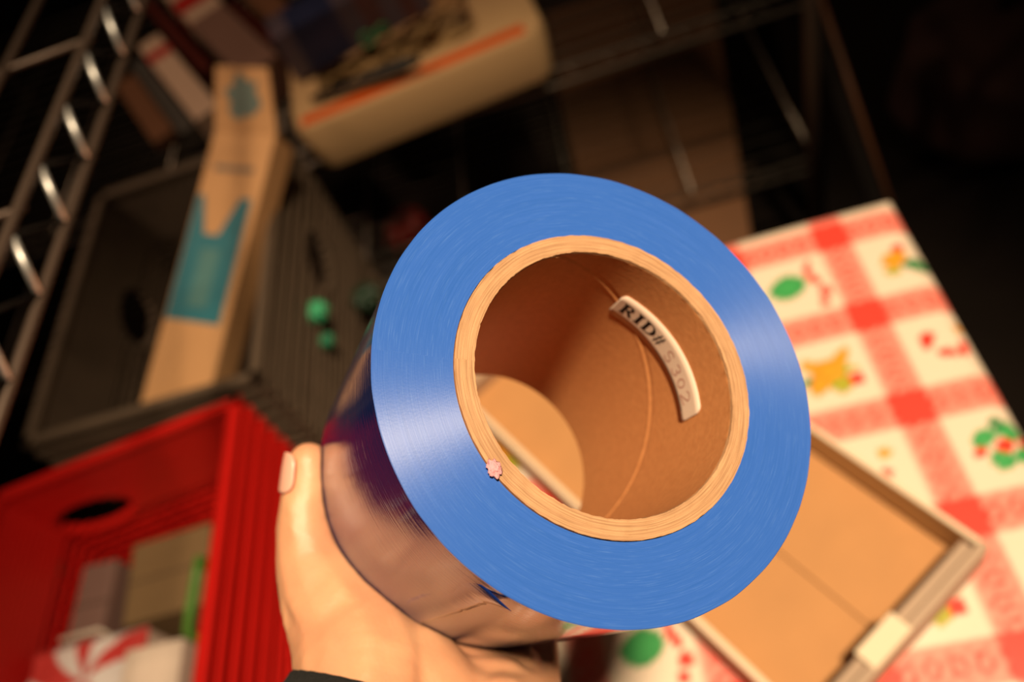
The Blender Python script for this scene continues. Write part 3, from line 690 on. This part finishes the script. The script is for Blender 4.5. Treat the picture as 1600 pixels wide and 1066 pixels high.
# ------------------------------------------------------------------ wire shelf at the left, close to the camera
m_rod = mat('dull_chrome', (92, 76, 66), .45, metal=.5)
m_chr = mat('glint_chrome', (235, 232, 228), .42, metal=.85)  # near-white colour stands in for lamp glints on one slant of the zigzag
SX = -1.40 * .25 - .005; ZT, ZB = CAMZ - .25, CAMZ - .285
ws = empty('wire_shelf', (SX, .5, ZB), 0, 'chrome wire shelf edge with zigzag truss crossing the upper left corner', 'wire shelf')
zt = ZT - ZB
def tb_(nm, pts, r, ma, par, n=12): b = MB(); b.tube(pts, r, n); return b.obj(nm, ma, par, smooth=True)
tb_('edge_rod', [(0, -.75, zt), (0, .6, zt)], .0034, m_rod, ws); tb_('edge_rod', [(0, -.75, 0), (0, .6, 0)], .0034, m_rod, ws)
ys = -.72
PZ = .043
i = 0
while ys < .58:
    z0_, z1_ = (0.003, zt - .003)
    tb_('zigzag_wire', [(0.001, ys, z0_), (0.001, ys + PZ * .5, z1_)], .0024, m_chr, ws, 8)
    tb_('zigzag_wire', [(0.001, ys + PZ * .55, z1_), (0.001, ys + PZ * 1.5, z0_)], .0016, m_dark, ws, 8)  # opposite slants of the same wire, painted dark as if unlit
    ys += PZ * 1.5; i += 1
tb_('inner_rod', [(-.075, -.75, zt - .001), (-.075, .6, zt - .001)], .003, m_rod, ws)
for k in range(7): tb_('cross_wire', [(0, -.66 + k * .19, zt - .004), (-.30, -.66 + k * .19, zt - .004)], .0022, m_rod, ws, 8)

# ------------------------------------------------------------------ shelving unit behind, with its load
SZ = .62; SY0 = 1.150; SXa, SXb = -1.45, .345; SD = .85
un = empty('wire_shelving_unit', (0, SY0, 0), 0, 'chrome wire shelving unit behind the crates carrying the cream bin', 'shelving unit')
def shelf(z, nm):
    b = MB()
    b.tube([(SXa, 0, z), (SXb, 0, z)], .0035, 10); b.tube([(SXa, 0, z - .03), (SXb, 0, z - .03)], .0035, 10)
    b.tube([(SXa, SD, z), (SXb, SD, z)], .0035, 8); b.tube([(SXa, SD, z - .03), (SXb, SD, z - .03)], .0035, 8)
    for x in (SXa, SXb): b.tube([(x, 0, z), (x, SD, z)], .0035, 8)
    x = SXa
    while x < SXb - .06: b.tube([(x, 0, z - .03), (x + .03, 0, z), (x + .06, 0, z - .03)], .002, 6); x += .06
    for k in range(1, 20): b.tube([(SXa, SD * k / 20, z - .002), (SXb, SD * k / 20, z - .002)], .0016, 6)
    for k in range(9): b.tube([(SXa + (SXb - SXa) * k / 8, 0, z - .006), (SXa + (SXb - SXa) * k / 8, SD, z - .006)], .0028, 6)
    return b.obj(nm, mat('shelf_chrome', (150, 138, 126), .42, metal=.9), un, smooth=True)
shelf(SZ, 'shelf'); shelf(.27, 'shelf')
for x in (SXa, SXb):
    for y in (0, SD): tb_('post', [(x, y, 0), (x, y, 1.05)], .0125, m_rod, un, 16)

# cream bin with an orange stripe, clutter inside
ca1, ca2 = P(500, 268, SZ + .01), P(872, 112, SZ + .01)
cd = ca2 - ca1; cang = math.atan2(cd.y, cd.x); CLn = cd.length; CWd = .34; CH = .085
bin_ = empty('storage_bin', (ca1.x, ca1.y, SZ + .004), cang, 'cream plastic bin with an orange stripe along its front, heaped with tangled odds and ends', 'bin')
m_cream = mat('cream_plastic', (188, 152, 110), .42, nscale=5, namt=.05); m_orng = mat('orange_stripe', (200, 78, 2), .45)
def rrect(x0, x1, y0, y1, r, n=8):
    out = []
    for cx_, cy_, a0 in ((x1 - r, y1 - r, 0), (x0 + r, y1 - r, 90), (x0 + r, y0 + r, 180), (x1 - r, y0 + r, 270)):
        for k in range(n + 1): out.append((cx_ + r * math.cos(R_(a0 + 90 * k / n)), cy_ + r * math.sin(R_(a0 + 90 * k / n))))
    return out
loops = [(rrect(.004, CLn - .004, .004, CWd - .004, .03), 0), (rrect(0, CLn, 0, CWd, .035), .012), (rrect(-.004, CLn + .004, -.004, CWd + .004, .038), CH - .01), (rrect(.0, CLn, .0, CWd, .036), CH),
         (rrect(.046, CLn - .09, .058, CWd - .03, .03), CH + .002), (rrect(.052, CLn - .096, .064, CWd - .036, .028), CH - .010), (rrect(.056, CLn - .1, .068, CWd - .04, .026), .02)]
vs = []; fs = []
for lp, z in loops: vs += [(x, y, z) for x, y in lp]
n = len(loops[0][0])
for i in range(len(loops) - 1):
    for k in range(n): fs.append((i * n + k, i * n + (k + 1) % n, (i + 1) * n + (k + 1) % n, (i + 1) * n + k))
fs += [tuple(range(n))[::-1], tuple(range((len(loops) - 1) * n, len(loops) * n))]
o = mesh_obj('bin_body', vs, fs, m_cream, bin_, smooth=True)
bm = bmesh.new(); bm.from_mesh(o.data); bmesh.ops.recalc_face_normals(bm, faces=bm.faces); bm.to_mesh(o.data); bm.free()
em = o.modifiers.new('edge', 'EDGE_SPLIT'); em.split_angle = R_(50)
b = MB(); b.bb(.012, CLn - .028, .010, .034, CH - .001, CH + .0018); b.obj('orange_stripe', m_orng, bin_, bevel=.0015)
# clutter in the bin
def binp(x, y, z): return Matrix.Translation(bin_.location) @ Matrix.Rotation(cang, 4, 'Z') @ Vector((x, y, z))
b = MB()
for k in range(34):
    x = random.uniform(.06, CLn * .62); y = random.uniform(.09, .18) ; pts = [binp(x, y, .035)]
    dx, dy = random.uniform(-.03, .05), random.uniform(-.02, .02)
    for j in range(1, 6): pts.append(binp(x + dx * j * .6 + random.uniform(-.008, .008), y + dy * j * .5 + random.uniform(-.008, .008), CH * .5 + .009 * j * (1 if j < 4 else .75)))
    b.tube(pts, random.uniform(.003, .0065), 7)
o = b.obj('rope_tangle', mat('dry_rope', (150, 118, 74), .85, nscale=200, namt=.4, bump=.5), smooth=True); tag(o, 'tangled heap of tan rope in the cream bin', 'rope', kind='stuff')
for (fx, fy, col, nm, lbl, ct) in ((.40, .125, (40, 110, 66), 'green_bow', 'small green ribbon bow on the rope in the cream bin', 'bow'), (.37, .155, (190, 44, 22), 'red_bow', 'small red ribbon bow on the rope in the cream bin', 'bow')):
    b = MB(); c = binp(CLn * fx, fy, CH + .03)
    for s in (-1, 1):
        pts = [c + Vector((s * .022 * math.sin(t), .004 * s * t, .010 * math.sin(2 * t))) for t in [k * math.pi / 10 for k in range(11)]]
        b.tube(pts, .0035, 7)
    b.tube([c - Vector((0, .005, 0)), c + Vector((0, .005, 0))], .005, 8)
    o = b.obj(nm, mat(nm + '_cloth', col, .5), smooth=True); tag(o, lbl, ct)
# dark paddle-like tool lying across the rim
p0, p1 = P(655, 92, .74), P(560, 128, .73)
b = MB(); b.tube([p0, p0.lerp(p1, .3), p1, p1 + (p1 - p0) * .8], [.006, .011, .007, .005], 10); o = b.obj('dark_tool', mat('black_rubber', (26, 22, 18), .6), smooth=True); tag(o, 'dark handled tool lying on the rope near the bin rim', 'tool')

# stack of printed magazines and packs left of the bin
def slab(name, px_a, px_b, z, width, h, material, label, cat, bands=(), group=None, seam=None):
    a, c = P(*px_a, z), P(*px_b, z); d = c - a; ang_ = math.atan2(d.y, d.x) if name != 'carton_pack' else R_(-61); L = d.length
    r = empty(name, ((a.x + c.x) / 2, (a.y + c.y) / 2, z - h), ang_, label, cat, group)
    b = MB(); b.bb(-L / 2, L / 2, -width / 2, width / 2, 0, h); b.obj(seam or 'pack_body', material, r, bevel=.002)
    for (t0, t1, ma) in bands:
        b = MB(); b.bb(-L / 2 + L * t0, -L / 2 + L * t1, -width / 2 - .0006, width / 2 + .0006, .0006, h + .0006); b.obj('printed_band', ma, r)
    return r
m_mag = mat('magazine_cover', (84, 72, 82), .35, nscale=14, namt=.6); m_bl = mat('blue_print', (40, 44, 72), .35, nscale=30, namt=.4); m_rose = mat('rose_print', (92, 58, 58), .4, nscale=30, namt=.4)
m_rband = mat('red_band', (178, 34, 28), .5); m_whp = mat('white_pack', (204, 172, 148), .55, nscale=8, namt=.08); m_br = mat('brown_pack', (112, 72, 46), .7, nscale=8, namt=.2)
m_dred = mat('dark_red_pack', (78, 24, 14), .5, nscale=10, namt=.3); m_mauve = mat('mauve_pack', (124, 92, 80), .6, nscale=8, namt=.15); m_gr = mat('charcoal_pack', (70, 66, 62), .6, nscale=10, namt=.2)
T0 = SZ + .004
def stand(r, hh, ang_extra=0): return r
mg = slab('magazine_stack', (418, 46), (640, -72), .80, .075, .08, m_mag, 'stack of dark glossy magazines with blue covers beside the cream bin', 'magazines', ((.12, .42, m_bl), (.55, .68, m_rose), (.80, .9, m_rose)), seam='magazine_pages')
slab('carton_pack', (232, 62), (322, 176), .70, .048, .076, m_whp, 'long white carton with a red band, nearest the chrome rods', 'box', ((.16, .27, m_rband),))
slab('carton_pack', (205, 100), (300, 196), .665, .031, .041, m_gr, 'low charcoal pack in front of the white carton with a red band', 'box')
slab('carton_pack', (185, 130), (265, 205), .645, .045, .021, m_br, 'flat brown pack lowest and nearest in the row of cartons', 'box')
slab('carton_pack', (225, 0), (325, 105), .70, .022, .076, m_dred, 'thin dark red pack between the white cartons', 'box')
slab('carton_pack', (285, -25), (400, 108), .70, .075, .076, m_mauve, 'dusty mauve carton with pale end and red band at the frame top', 'box', ((.0, .10, m_whp), (.12, .26, m_rband), (.28, .38, m_whp)))
slab('carton_pack', (360, 0), (420, 70), .68, .023, .056, m_dred, 'dark red carton beside the dusty mauve one', 'box')
slab('carton_pack', (410, -40), (420, 40), .69, .045, .066, m_br, 'small brown carton between the dark red carton and magazines', 'box')

# big flat carton under the lower shelf
c0_ = P(850, 330, .22); kb_a, kb_b, kb_c = P(862, 100, .22), P(1128, 5, .22), P(1235, 330, .22)
kb = empty('cardboard_box', (0, 0, 0), 0, 'large brown carton lying flat on the floor under the wire shelving', 'box')
xl, xr, yn, yf = kb_a.x, kb_b.x + .02, .62, 2.0
b = MB(); b.prism([(xl, yn), (xr - .22, yn), (xr, yf), (xl, yf)], .002, .22); b.obj('box_body', mat('brown_carton', (108, 72, 45), .75, nscale=4, namt=.25), kb, bevel=.004)
b = MB(); b.bb(xl + .003, xr - .10, 1.22, 1.225, .2195, .2206); b.obj('flap_seam', mat('seam_dark', (70, 50, 36), .8), kb)

# leaning dark board at the right with a thin brown edge, dark bag and box beyond
e0, e1_ = P(1215, 0, .55) + Vector((.058, 0, 0)), P(1332, 335, .25) + Vector((.058, 0, 0))
bd = empty('leaning_board', (0, 0, 0), 0, 'dark leaning board with a thin brown edge right of the large brown carton', 'board')
dn = (e1_ - e0); off = Vector((-.02, -.01, -.03))
bot = e1_ + dn * .8; 
b = MB(); vsb = [e0, e1_, e1_ + off, e0 + off]; tk = Vector((0, 0, -.015))
b.add(vsb + [q + tk for q in vsb], [(0, 1, 2, 3), (7, 6, 5, 4), (0, 4, 5, 1), (1, 5, 6, 2), (2, 6, 7, 3), (3, 7, 4, 0)]); b.obj('board_panel', m_dark, bd)
b = MB(); b.tube([e0 + Vector((.006, 0, 0)), e1_ + Vector((.006, 0, 0))], .005, 8); b.obj('brown_edge', mat('brown_edge', (96, 58, 34), .6), bd, smooth=True)
b = MB(); b.bb(e1_.x - .02, e1_.x + .01, e1_.y - .01, e1_.y + .02, 0, e1_.z - .02); b.obj('foot', m_dark, bd)
b = MB(); b.bb(e0.x - .02, e0.x + .01, e0.y - .02, e0.y + .01, 0, e0.z - .02); b.obj('foot', m_dark, bd)
q = P(1480, 130, .30)
bg_ = empty('duffel_bag', (.86, 1.38, 0), .3, 'dim reddish brown bag in the dark beyond the table', 'bag')
bm = bmesh.new(); bmesh.ops.create_uvsphere(bm, u_segments=40, v_segments=24, radius=1)
for vv in bm.verts:
    d = vv.co.copy(); k = 1 + .12 * noise.noise(d * 2.5); f = lambda t: math.copysign(abs(t) ** .6, t)
    vv.co = Vector((f(d.x) * .26 * k, f(d.y) * .17 * k, .155 + f(d.z) * .15 * k))
me = bpy.data.meshes.new('bag_body'); bm.to_mesh(me); bm.free(); me.materials.append(mat('red_brown_cloth', (60, 34, 28), .85, nscale=9, namt=.5, bump=.4))
for p in me.polygons: p.use_smooth = True
o = bpy.data.objects.new('bag_body', me); C.objects.link(o); o.parent = bg_
b = MB(); b.tube([(-.12, 0, .29), (-.08, 0, .38), (.08, 0, .38), (.12, 0, .29)], .012, 10); b.obj('bag_handle', m_dark, bg_, smooth=True)

# small bright things between crates and roll
def blob(name, px, py, z, r, col, label, cat, floorz=None):
    c = P(px, py, z); b = MB()
    for k in range(9):
        a = k * 2 * math.pi / 9; b.tube([c, c + Vector((r * .6 * math.cos(a), r * .6 * math.sin(a), r * .5)), c + Vector((r * math.cos(a), r * math.sin(a), -r * .1))], [r * .28, r * .22, r * .08], 7)
    b.tube([c, Vector((c.x, c.y, c.z - r))], r * .4, 8)
    o = b.obj(name, mat('bow_%d_%d_%d' % col, col, .35), smooth=True); return tag(o, label, cat)
o = blob('ribbon_bow', 497, 488, .60, .019, (60, 168, 118), 'pale green ribbon bow fixed to the side of the grey crate below its handle hole', 'bow')
o = blob('ribbon_bow', 512, 533, .57, .013, (30, 120, 84), 'smaller dark green ribbon bow just below the pale green one', 'bow')
o = blob('ribbon_bow', 575, 468, .47, .030, (30, 52, 36), 'dull green ribbon bow half hidden behind the tape roll', 'bow')
o = blob('ribbon_bow', 640, 362, .20, .06, (150, 18, 14), 'deep red ribbon bow low behind the top left of the tape roll', 'bow')
